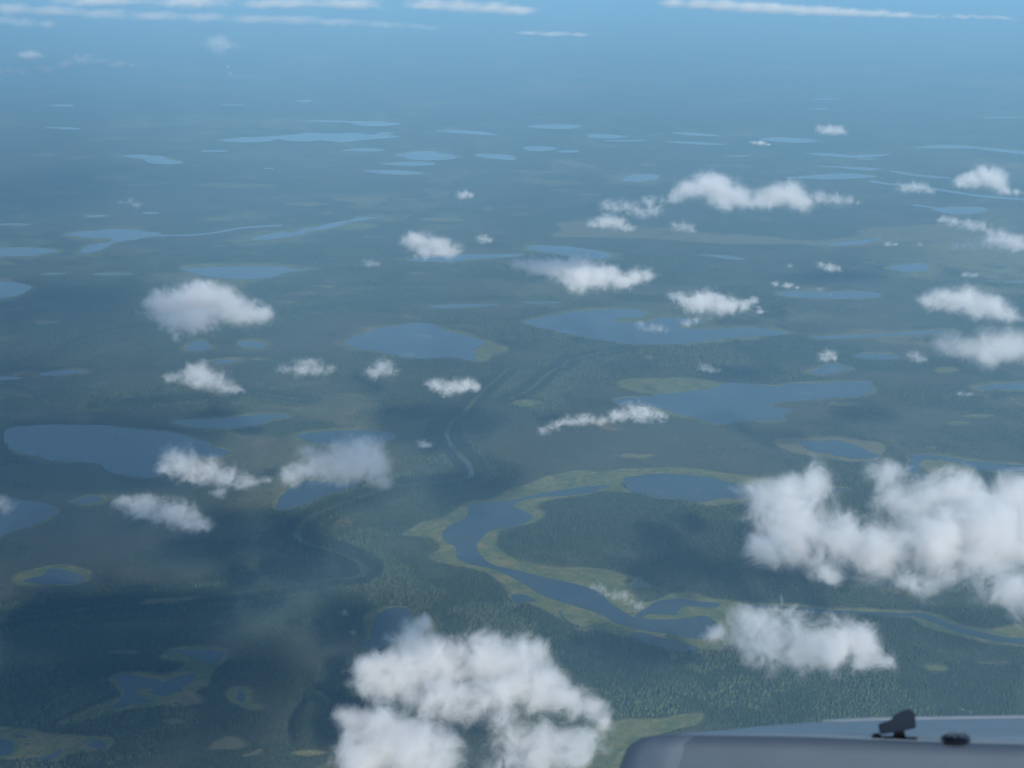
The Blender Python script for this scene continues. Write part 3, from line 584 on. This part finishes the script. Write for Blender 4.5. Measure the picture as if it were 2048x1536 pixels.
# ------------------------------------------------------------------ clouds
# (label, height share of the camera's height, density, raggedness, puffs (x, y, rx[, ry]))
CLOUDS = [
('largest cloud of all, dense and white, at the lower right, cut by the right edge', .27, 1.0, 1.0,
 [(1505,985,36),(1562,1010,68),(1628,962,54),(1600,1060,96),(1690,1085,80),(1535,1095,48),(1772,950,54),(1796,1010,64),(1765,1095,72),(1915,1010,88),(1990,1075,112),(1880,1095,100),(2015,1180,58),(2050,1010,70),(1845,1165,50),(1650,1140,40)]),
('lowest big cloud in the centre with a bright lumpy crown', .27, 1.0, .9,
 [(832,1248,32),(825,1290,48),(740,1345,50),(800,1360,62),(870,1330,62),(880,1400,60),(930,1300,40),(985,1325,74),(1055,1320,46),(1070,1380,66),(1130,1400,50),(1185,1420,38),(1210,1450,28),(980,1400,60)]),
('rounded cloud cut by the bottom edge, left of the other bottom clouds', .27, 1.0, .8,
 [(745,1455,52),(800,1490,70),(860,1520,70),(700,1440,32),(720,1520,60)]),
('thin ragged cloud at the bottom edge between the aircraft and its neighbour cloud', .27, .55, 1.2,
 [(1020,1470,55),(1070,1500,66),(1120,1480,55),(1150,1520,60),(1000,1530,50),(1190,1470,34)]),
('feathery broad cloud low at the right, its lower right tip trailing down', .30, .62, 1.1,
 [(1490,1235,38),(1550,1250,58),(1430,1275,30),(1520,1300,55),(1600,1290,68),(1670,1290,62),(1725,1290,50),(1765,1325,34),(1640,1320,44)]),
('small slanting wisp over the winding river', .30, .40, 1.3,
 [(1188,1172,13),(1208,1180,13),(1230,1191,16),(1255,1201,17),(1278,1213,15)]),
('broad cloud left of centre over a half hidden lake', .60, .85, .9,
 [(722,895,42),(695,925,52),(745,935,42),(650,925,40),(610,945,34),(585,955,24),(768,965,22),(612,900,18)]),
('ragged grey cloud joining the broad left-centre cloud on its left', .62, .62, 1.1,
 [(345,910,32),(370,935,38),(415,940,34),(450,955,34),(490,965,26),(530,960,16),(440,985,20),(330,940,20)]),
('low elongated cloud in the lower left beneath the ragged grey one', .66, .75, 1.0,
 [(250,1005,22),(290,1015,34),(335,1025,36),(370,1040,32),(402,1050,24)]),
('thickest cloud of the left side, flat based with two knobs on top', .50, .95, .8,
 [(325,610,34),(362,608,40),(410,600,42),(408,573,17),(455,612,38),(452,586,20),(490,628,36),(524,632,22),(400,640,38),(345,640,26),(350,672,14)]),
('three-cornered cloud below the thickest left cloud', .50, .75, 1.0,
 [(398,738,24),(418,760,32),(375,755,24),(340,758,14),(450,775,24),(475,780,12)]),
('faint puff, left one of two side by side below the round lake', .50, .55, 1.1,
 [(622,725,19),(600,738,22),(640,742,20),(570,738,16),(660,740,10)]),
('faint puff, right one of two side by side below the round lake', .50, .5, 1.1,
 [(765,728,20),(758,745,22),(735,745,14),(785,745,15)]),
('small bright flat puff just right of the two faint ones', .55, .75, 1.0,
 [(868,770,18),(900,772,20),(930,768,19),(952,775,15),(890,785,14)]),
('long rising cloud in the middle, thin at its left end', .52, .75, 1.1,
 [(1088,862,13),(1112,850,15),(1140,840,16),(1170,838,17),(1205,840,15),(1235,832,18),(1262,818,24),(1292,826,22),(1322,832,15)]),
('large flat cloud right of centre, wider than its nearest neighbours', .64, .95, .9,
 [(1040,530,18),(1065,535,22),(1100,535,30),(1140,545,34),(1165,560,38),(1195,555,32),(1215,545,22),(1240,562,26),(1265,555,22),(1292,552,20),(1150,525,20)]),
('domed cloud above the long hooked lake with a ragged right side', .50, .85, 1.0,
 [(1345,592,14),(1375,605,24),(1400,605,30),(1430,608,32),(1462,612,24),(1490,612,16),(1508,602,12),(1520,622,10)]),
('transparent veil of cloud over the long hooked lake', .48, .3, 1.2, [(1280,650,14),(1305,655,17),(1328,660,12)]),
('small veil of cloud just under the domed cloud', .48, .4, 1.2, [(1370,645,16),(1388,640,11)]),
('biggest far cloud at the upper right with a high bright dome', .55, .95, .85,
 [(1345,395,18),(1375,380,28),(1410,372,30),(1440,378,34),(1470,392,32),(1500,405,26),(1535,400,24),(1560,392,32),(1590,398,32),(1612,408,20),(1440,405,26)]),
('soft tail of cloud at the right end of the biggest far cloud', .55, .55, 1.1, [(1635,395,18),(1665,397,18),(1695,402,16),(1715,404,9)]),
('dim ragged cloud at the left foot of the biggest far cloud', .53, .5, 1.2, [(1212,412,18),(1245,415,20),(1280,422,22),(1310,420,24),(1290,400,16),(1330,400,16)]),
('small bright mound under the dim ragged cloud', .50, .75, 1.0, [(1188,448,14),(1210,444,19),(1235,446,20),(1260,456,13)]),
('faint low puff above the long yellow meadow', .50, .4, 1.1, [(1350,452,14),(1370,454,17),(1385,462,10)]),
('lone slanted cloud left of centre', .55, .9, .9, [(825,482,22),(850,486,27),(875,495,26),(902,502,23),(850,505,20)]),
('small puff just right of the lone slanted cloud', .55, .5, 1.1, [(965,478,15),(978,482,9)]),
('tiny round puff above the lone slanted cloud', .55, .6, 1.0, [(925,390,14),(940,392,10)]),
('barely visible puff lower left of the lone slanted cloud', .50, .3, 1.2, [(735,526,14),(752,528,10)]),
('little wisp near the left edge high above the thick left cloud', .50, .45, 1.2, [(262,402,12),(275,410,12),(240,403,10,5)]),
('small puffy far cloud, higher of two at the upper right', .60, .8, 1.0, [(1645,258,13),(1662,260,15),(1678,265,13)]),
('small flat far cloud, lower of two at the upper right', .60, .75, 1.0, [(1508,285,12,5),(1522,286,14,7),(1535,289,9,4)]),
('bright dense cloud high at the right edge', .55, .95, .9, [(1920,366,16),(1945,360,22),(1972,352,25),(1992,356,23),(2005,378,16),(2030,386,12)]),
('soft grey cloud just left of the bright right edge cloud', .55, .6, 1.1, [(1808,375,15),(1832,374,18),(1855,382,15)]),
('long ragged band of cloud at the right, upper of a pair', .52, .65, 1.2, [(1885,440,14),(1910,444,16),(1940,450,18),(1970,457,17),(1998,465,14)]),
('long ragged band of cloud at the right edge, lower of a pair', .52, .75, 1.1, [(1910,490,13),(1940,490,14),(1970,487,18),(2000,480,24),(2030,488,24),(2055,490,18)]),
('scrap of cloud left of the ragged bands', .50, .5, 1.1, [(1775,488,13,8),(1790,489,10,6)]),
('tiniest scrap of cloud between the other scrap and the bands', .50, .4, 1.1, [(1840,489,9,7)]),
('little tilted puff above the flat sandy lake', .50, .65, 1.1, [(1645,530,12),(1663,536,14),(1678,540,8)]),
('flat strip of cloud at the left end of the flat sandy lake', .50, .65, 1.0, [(1550,568,13,8),(1575,571,17,9),(1595,575,10,6)]),
('faint dab of cloud above the right-hand strip', .50, .35, 1.1, [(1580,532,11,7)]),
('veil of cloud crossing the flat sandy lake', .50, .25, 1.2, [(1640,578,18,9),(1662,588,12,7)]),
('dense cloud with a flat base at the right, above the soft grey one', .50, .9, .9, [(1855,605,20),(1885,600,27),(1918,600,30),(1945,608,32),(1975,612,30),(2005,625,26),(2030,635,16)]),
('soft grey cloud without edges at the right edge', .42, .55, .8, [(1895,690,26),(1935,695,34),(1980,690,38),(2020,690,40),(1970,715,30),(2050,700,36)]),
('faint puff left of the soft grey right edge cloud', .45, .4, 1.1, [(1828,712,16),(1845,720,10)]),
('small puff over the three-cornered pond', .48, .5, 1.1, [(1655,708,15),(1645,718,12),(1668,718,10)]),
('faint puff above the winding blue lake', .48, .35, 1.2, [(1408,735,13),(1425,740,12),(1440,742,7)]),
('faint smear of cloud at the right below the soft grey one', .45, .35, 1.2, [(1920,787,14,9),(1938,789,12,8)]),
('flattened puff above the dense flat-based right cloud', .50, .5, 1.1, [(1930,549,15,9),(1948,551,14,8)]),
('faintest dot of cloud right of the broad left-centre cloud', .45, .3, 1.1, [(843,887,13),(855,890,9)]),
('round faint far cloud in the haze at the upper left', .55, .55, 1.1, [(425,88,18),(448,84,22),(470,90,14),(440,100,16)]),
('tiny upright wisp below the round faint far cloud', .55, .6, 1.2, [(455,133,6,8),(460,146,7,9)]),
('hazy ragged bank of far cloud along the left edge', .60, .75, 1.2, [(10,142,30,10),(45,143,26,10),(90,138,26,11),(130,128,24,13),(165,118,30,16),(200,122,26,10),(240,128,30,10),(265,130,16,7),(60,110,40,12)]),
('short pale streak of far cloud at the upper left edge', .70, .4, 1.0, [(10,42,30,9),(50,46,35,9),(95,48,26,7)]),
('long faint streak of far cloud crossing the top left', .75, .2, .9, [(20,18,60,9),(110,22,70,9),(210,28,70,8),(310,32,70,8),(410,34,70,8),(500,38,70,8),(590,40,70,8),(680,44,70,7),(770,49,70,6),(850,55,50,4)]),
('upper hazy band of far cloud along the top edge', .90, .18, .9, [(200,2,120,8),(380,4,120,9),(560,6,120,9),(700,8,100,9),(860,8,60,11),(920,12,60,11),(980,16,60,10),(1040,20,50,9)]),
('thin streak of far cloud just right of the top middle', .75, .35, .9, [(1060,66,40,4),(1110,68,45,5),(1160,69,30,4)]),
('bright long streak of cloud at the top right sloping down to the right', .85, .8, .8, [(1350,6,34,8),(1400,8,40,9),(1450,11,40,9),(1500,14,44,9),(1550,17,44,9),(1600,20,44,8),(1650,22,44,8),(1700,25,44,7),(1750,27,44,6),(1800,30,44,5),(1860,32,40,4),(1930,34,50,3),(2000,36,50,3)]),
('slight wisp of cloud above the bottom right aircraft', .20, .25, 1.3, [(1925,1418,8,5),(1940,1425,9,5)]),
('smoky shred of cloud above the lowest big cloud', .30, .22, 1.3, [(690,1225,12,16),(705,1265,12,18)]),
('dim grey cloud cut by the left edge', .50, .25, 1.0, [(-5,1005,22),(12,1020,20)]),
]
def cloud_material(puffs, R, dens, rag, stretch):
    m = bpy.data.materials.new('cloud vapour'); m.use_nodes = True
    n = m.node_tree.nodes; l = m.node_tree.links
    n.remove(n['Principled BSDF']); out = n['Material Output']
    tc = n.new('ShaderNodeTexCoord'); P = tc.outputs['Object']
    def vm(op, a, b=None, s=None):
        v = n.new('ShaderNodeVectorMath'); v.operation = op
        l.new(a, v.inputs[0])
        if b is not None:
            if hasattr(b, 'links'): l.new(b, v.inputs[1])
            else: v.inputs[1].default_value = b
        if s is not None: v.inputs['Scale'].default_value = s
        return v
    w = n.new('ShaderNodeTexNoise'); w.inputs['Scale'].default_value = .75 / R; w.inputs['Detail'].default_value = 3
    l.new(P, w.inputs['Vector'])
    wp = vm('SCALE', vm('SUBTRACT', w.outputs['Color'], (.5, .5, .5)).outputs[0], s=R * 1.1)
    Q = vm('ADD', P, wp.outputs[0]).outputs[0]
    f = None
    for c, r in puffs:
        d = vm('MULTIPLY', vm('SUBTRACT', Q, tuple(c)).outputs[0], tuple(1 / q for q in r))
        ln = vm('LENGTH', d.outputs[0]).outputs['Value']
        if f is None: f = ln
        else:
            s = n.new('ShaderNodeMath'); s.operation = 'SMOOTH_MIN'; l.new(f, s.inputs[0]); l.new(ln, s.inputs[1]); s.inputs[2].default_value = .6
            f = s.outputs[0]
    f = mth(n, l, 'SUBTRACT', 1.0, f)
    N1 = n.new('ShaderNodeTexNoise'); N1.inputs['Scale'].default_value = .9 / R; N1.inputs['Detail'].default_value = 9; N1.inputs['Roughness'].default_value = .71
    N1.inputs['Distortion'].default_value = .6
    st = vm('MULTIPLY', P, stretch); l.new(st.outputs[0], N1.inputs['Vector'])
    # puffs minus turbulence: solid in the middle, torn towards the rim
    d = mth(n, l, 'SUBTRACT', mth(n, l, 'MULTIPLY_ADD', f, 1.85, 1.28 * rag), mth(n, l, 'MULTIPLY', N1.outputs[0], 3.9 * rag))
    d = mth(n, l, 'MULTIPLY', d, .9, clamp=True)
    d = mth(n, l, 'MULTIPLY', mth(n, l, 'POWER', d, 1.9), dens)
    pv = n.new('ShaderNodeVolumePrincipled'); pv.inputs['Color'].default_value = (.995, .99, .98, 1); pv.inputs['Anisotropy'].default_value = .15
    l.new(d, pv.inputs['Density']); l.new(pv.outputs[0], out.inputs['Volume'])
    return m
GROW = 1.32
def make_cloud(label, hs, dens, rag, puffs):
    h = hs * H; pts = []; y_far = puffs[0][1] < 80
    if len(puffs) <= 13 and all(len(q) == 3 for q in puffs):      # smaller in-between puffs so that the lumps do not line up
        rr = random.Random(int(puffs[0][0] * 3 + puffs[0][1])); extra = []
        for a, b in zip(puffs, puffs[1:]):
            q = min(a[2], b[2]); extra.append(((a[0] + b[0]) / 2 + rr.uniform(-.5, .5) * q, (a[1] + b[1]) / 2 + rr.uniform(-.45, .35) * q, q * rr.uniform(.7, 1.0)))
        puffs = [(x + rr.uniform(-.15, .15) * q, y, q) for x, y, q in puffs] + extra
    for i, p in enumerate(puffs):
        rx = p[2]; ry = p[3] if len(p) > 3 else rx
        c = at(p[0], p[1], h + (((i * 37) % 11) - 5) / 5 * .25 * rx * h / F)
        sl = np.linalg.norm(c - np.array([0, 0, H]))
        wx = rx / F * sl; wz = ry * (1.6 if y_far else 1) / F * sl
        small = len(puffs) <= 25 and max(q[2] for q in puffs) < 60
        wx *= (1.45 if small else 1.2) if rx == ry else 1; wz *= .95
        pts.append((c, (wx, wx if rx == ry else min(wx, 3 * wz), wz)))
    base = np.mean([c for c, _ in pts], 0); base[2] = min(c[2] - r[2] for c, r in pts)
    loc = [(c - base, tuple(q * GROW for q in r)) for c, r in pts]
    R = float(np.median([min(r) for _, r in pts])) * 1.0
    bm = bmesh.new()
    for c, r in loc:
        g = bmesh.ops.create_icosphere(bm, subdivisions=3, radius=1)
        for v in g['verts']: v.co = Vector((v.co.x * r[0] * 1.07 + c[0], v.co.y * r[1] * 1.07 + c[1], v.co.z * r[2] * 1.07 + c[2]))
    tmp = bpy.data.meshes.new('tmp'); bm.to_mesh(tmp); bm.free()
    to = bpy.data.objects.new('tmp', tmp); COL.objects.link(to)
    md = to.modifiers.new('r', 'REMESH'); md.mode = 'VOXEL'; md.voxel_size = min(min(r) for _, r in loc) / 3.2
    bpy.context.view_layer.update()
    me = bpy.data.meshes.new_from_object(to.evaluated_get(bpy.context.evaluated_depsgraph_get())); me.name = 'cloud'
    bpy.data.objects.remove(to); bpy.data.meshes.remove(tmp)
    me.materials.clear()
    flat = len(puffs[0]) > 3
    tau = (.45 if puffs[0][1] < 75 and puffs[0][2] > 26 else 2.2) if base[1] > 9000 else 2.6 + 5.0 * (max(q[2] for q in puffs) > 55)                                                # light thins over about a puff's width
    mat = cloud_material(loc, R, dens * tau / (2 * float(np.median([min(r) for _, r in pts]))), rag, (.35, .7, 1) if flat and R * 3 < max(r[0] for _, r in loc) else (1, 1, 1))
    o = link('cloud', me, mat); o.location = base
    if base[1] > 5500: mat.cycles.volume_step_rate = 1.6
    tag(o, label, 'cloud', 'small ragged clouds drifting below the aircraft')
    return o
for c in CLOUDS: make_cloud(*c)

# added clouds, unseen above and behind the aircraft, placed to shade parts of the plain
def shade_casters(h=2600.0):
    pts = []
    for x, y, rx, ry, k in [(872,850,140,40,1.6),(800,832,60,12,1.4),(935,985,88,34,1.4),(300,1250,190,55,1.5),(130,1230,150,50,.8),(700,1262,80,46,1.6),(490,1085,180,50,1.4),(1010,960,60,12,1.2),(620,1150,110,40,.7),
                            (1300,1175,60,22,.7),(1480,757,85,10,1.6),(1740,838,80,10,1.6),(1680,560,120,9,1.4),(1950,1290,110,22,.7),(1230,1340,160,26,.5),(100,900,420,90,.6),(150,1100,380,110,.3),(80,1460,330,130,.75),(230,900,280,46,.8),(440,1395,220,80,.95),(330,1535,300,60,.6),(30,400,260,40,.5),(60,1000,200,80,.5),(120,620,330,60,.4),(250,360,380,36,.35),(20,780,200,50,.4)]:
        g = at(x, y); sl = np.linalg.norm(g - np.array([0, 0, H])); c = g + np.array([-LX, -LY, 1]) * h
        pts.append((c, (rx / F * sl, ry / F * sl / max(.12, H / sl), 90 + 25 * k if k < 1.4 else 45), k))
    base = np.mean([c for c, _, _ in pts], 0); base[2] = h - 130
    bm = bmesh.new(); loc = []
    for c, r, k in pts:
        loc.append((c - base, tuple(q * 1.35 for q in r), k))
    return base, loc
base, loc = shade_casters()
for k_, (c, r, k) in enumerate(loc):
    bm = bmesh.new(); bmesh.ops.create_icosphere(bm, subdivisions=4, radius=1)
    for v in bm.verts: v.co = Vector((v.co.x * r[0] * 1.1, v.co.y * r[1] * 1.1, v.co.z * r[2] * 1.1))
    me = bpy.data.meshes.new('added_shade_cloud'); bm.to_mesh(me); bm.free()
    mt = cloud_material([((0, 0, 0), r)], min(r[0], r[1], 160) * .8, k * 3.4 / 200 if k < 1.4 else .07, .5 if k < 1.4 else .28, (.6, .6, 1)); mt.cycles.volume_step_rate = 2.5
    for q_ in mt.node_tree.nodes:
        if q_.type == 'TEX_NOISE': q_.inputs['Detail'].default_value = 3
    o = link('added_shade_cloud', me, mt); o.location = Vector(base + c) + Vector((0, 0, k_ * 3.0))
    tag(o, kind='stuff')

# ------------------------------------------------------------------ the aircraft's own body, bottom right
def paint(name, colr, rough, metal=0.0, var=.06):
    m, t, n, l = nt(name); b = n['Principled BSDF']; tcn = n.new('ShaderNodeTexCoord')
    v = tex(n, l, tcn.outputs['Object'], 9, 4, .6)
    l.new(ramp(n, l, v, [(.3, tuple(c * (1 - var) for c in colr)), (.7, tuple(c * (1 + var) for c in colr))]), b.inputs['Base Color'])
    b.inputs['Roughness'].default_value = rough; b.inputs['Specular IOR Level'].default_value = .5 if rough < .5 else .15; b.inputs['Metallic'].default_value = metal
    return m
GREY = paint('weathered grey paint', (.18, .215, .24), .9); PALE = paint('pale grey paint', (.36, .45, .48), .6); FAIR = paint('grey fairing paint', (.20, .245, .275), .8); TRIM = paint('bright edge paint', (.60, .62, .60), .5)
BLACK = paint('black rubber', (.010, .013, .020), .6); DARK = paint('dark grey plastic', (.028, .040, .058), .8); NAVY = paint('dark blue glossy plastic', (.010, .018, .045), .15); STEEL = paint('bright steel', (.35, .35, .35), .25, .9)
root = bpy.data.objects.new('aircraft', None); root.location = near(1700, 1620, 2.8); COL.objects.link(root)
tag(root, 'pale grey nose of the aircraft with a rounded left corner filling the bottom right corner', 'aircraft')
inv = Vector(root.location)
def part(name, rows, mat, parent=root, closed=False, smooth_=True):
    """rows of points (x, y, distance) read as a lofted panel, solidified by its real thickness"""
    v = []; nr, nc = len(rows), len(rows[0])
    for r in rows: v += [tuple(near(*p) - inv) for p in r]
    f = [(a * nc + b, a * nc + b + 1, (a + 1) * nc + b + 1, (a + 1) * nc + b) for a in range(nr - 1) for b in range(nc - 1)]
    me = bpy.data.meshes.new(name); me.from_pydata(v, [], f); me.update()
    for p in me.polygons: p.use_smooth = smooth_
    o = link(name, me, mat, parent)
    s = o.modifiers.new('thickness', 'SOLIDIFY'); s.thickness = .012; s.offset = -1
    return o
def curve(pts, n=28):
    q = smooth(pts, 12, False); s = np.r_[0, np.cumsum(np.linalg.norm(np.diff(q, axis=0), axis=1))]
    u = np.linspace(0, s[-1], n); return [tuple(np.interp(k, s, q[:, j]) for j in range(q.shape[1])) for k in u]
far_e = curve([(1292,1482,2.95),(1330,1480,3.0),(1420,1473,3.1),(1560,1459,3.25),(1700,1450,3.35),(1850,1446,3.4),(2048,1443,3.45),(2250,1441,3.5)])
near_e = curve([(1286,1486,2.80),(1330,1480,2.75),(1420,1482,2.7),(1560,1484,2.65),(1700,1489,2.6),(1850,1495,2.58),(2048,1501,2.55),(2250,1506,2.52)])
low = curve([(1262,1500,2.80),(1320,1497,2.72),(1420,1496,2.66),(1560,1498,2.60),(1700,1503,2.56),(1850,1509,2.54),(2048,1515,2.51),(2250,1520,2.48)])
bot = curve([(1205,1640,2.82),(1270,1660,2.72),(1400,1700,2.64),(1560,1720,2.58),(1700,1730,2.54),(1850,1740,2.52),(2048,1750,2.49),(2250,1760,2.46)])
mixr = lambda a, b, t, bulge=0: [tuple(np.array(p) * (1 - t) + np.array(q) * t + np.array([0, -bulge, 0])) for p, q in zip(a, b)]
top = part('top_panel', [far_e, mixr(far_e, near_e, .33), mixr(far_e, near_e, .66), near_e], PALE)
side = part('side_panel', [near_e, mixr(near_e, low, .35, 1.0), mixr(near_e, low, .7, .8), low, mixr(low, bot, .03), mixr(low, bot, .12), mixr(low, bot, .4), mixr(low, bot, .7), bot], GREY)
trim = part('edge_trim', [[(x, y - 4.0, d + .02) for x, y, d in far_e[10:]], [(x, y + .6, d - .03) for x, y, d in far_e[10:]]], TRIM)  # lighter strip along the far edge of the top panel
SR = [near_e, mixr(near_e, low, .35, 1.0), mixr(near_e, low, .7, .8), low, mixr(low, bot, .03), mixr(low, bot, .12), mixr(low, bot, .4), mixr(low, bot, .7), bot]
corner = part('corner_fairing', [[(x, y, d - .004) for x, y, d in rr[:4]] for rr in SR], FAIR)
def solid(name, mat, build, parent=root, bev=0.0):
    bm = bmesh.new(); build(bm)
    bmesh.ops.recalc_face_normals(bm, faces=bm.faces)
    me = bpy.data.meshes.new(name); bm.to_mesh(me); bm.free()
    o = link(name, me, mat, parent)
    if bev:
        b = o.modifiers.new('bevel', 'BEVEL'); b.width = bev; b.segments = 3
    for p in me.polygons: p.use_smooth = True
    return o
def slab(pts, d0, d1):
    def b(bm):
        A = [bm.verts.new(near(x, y, d0) - inv) for x, y in pts]; B = [bm.verts.new(near(x, y, d1) - inv) for x, y in pts]
        bm.faces.new(A); bm.faces.new(B[::-1])
        for i in range(len(pts)): bm.faces.new((A[i - 1], A[i], B[i], B[i - 1]))
    return b
def dome(cx, cy, d, rx, ry, dr, z0=-1.0, flat=1.0):
    def b(bm):
        bmesh.ops.create_uvsphere(bm, u_segments=28, v_segments=16, radius=1)
        for v in bm.verts:
            x, y, z = v.co; z = max(z, z0) * flat
            v.co = near(cx + x * rx, cy - z * ry + y * ry * .25, d + y * dr) - inv
    return b
br = solid('bracket', DARK, slab([(1756,1448),(1782,1440),(1790,1428),(1818,1417),(1830,1426),(1832,1456),(1802,1463),(1760,1469)], 2.62, 2.74), bev=.004)
solid('pivot', BLACK, dome(1753, 1475, 2.68, 10, 9, .03), br)
solid('stem', BLACK, slab([(1788,1460),(1808,1459),(1812,1476),(1786,1477)], 2.68, 2.72), br, .003)
solid('foot', BLACK, slab([(1742,1483),(1764,1477),(1790,1477),(1812,1476),(1836,1474),(1832,1482),(1800,1484),(1746,1488)], 2.63, 2.72), br, .003)
cap = solid('cap', NAVY, dome(1911, 1481, 2.66, 32, 19, .09, -.35), bev=0)
solid('cap_flange', BLACK, dome(1911, 1486, 2.64, 36, 5, .10), cap)
solid('cap_stud', STEEL, dome(1909, 1474, 2.60, 9, 3.4, .03), cap)
solid('cap_seat', PALE, dome(1925, 1491, 2.63, 27, 3, .05), cap)
def shadow_line(bm):
    pts = [near(x, y, d) - inv for x, y, d in curve([(1568,1476,2.84),(1580,1473.5,2.84),(1620,1473.5,2.82),(1690,1476,2.79),(1748,1478,2.72)], 20)]
    prev = None
    for p in pts:
        ring = [bm.verts.new(p + Vector((0, math.cos(a) * .0022, math.sin(a) * .0022))) for a in [k * math.pi / 4 for k in range(8)]]
        if prev:
            for k in range(8): bm.faces.new((prev[k - 1], prev[k], ring[k], ring[k - 1]))
        else: bm.faces.new(ring)
        prev = ring
    bm.faces.new(prev[::-1])
solid('shadow_line', BLACK, shadow_line)  # dark strip standing in for the thin shadow left of the bracket

# ------------------------------------------------------------------ haze over the plain
bm = bmesh.new(); bmesh.ops.create_cube(bm, size=1)
for v in bm.verts: v.co = Vector((v.co.x * 340000, v.co.y * 340000, -2 if v.co.z < 0 else H + 40))
me = bpy.data.meshes.new('haze'); bm.to_mesh(me); bm.free()
m = bpy.data.materials.new('haze'); m.use_nodes = True; n = m.node_tree.nodes; n.remove(n['Principled BSDF'])
pv = n.new('ShaderNodeVolumePrincipled'); pv.inputs['Color'].default_value = (*HAZE_COL, 1); pv.inputs['Density'].default_value = HAZE
pv.inputs['Anisotropy'].default_value = 0.0
m.node_tree.links.new(pv.outputs[0], n['Material Output'].inputs['Volume'])
tag(link('haze', me, m), 'blue summer haze over the plain', 'haze', kind='stuff')
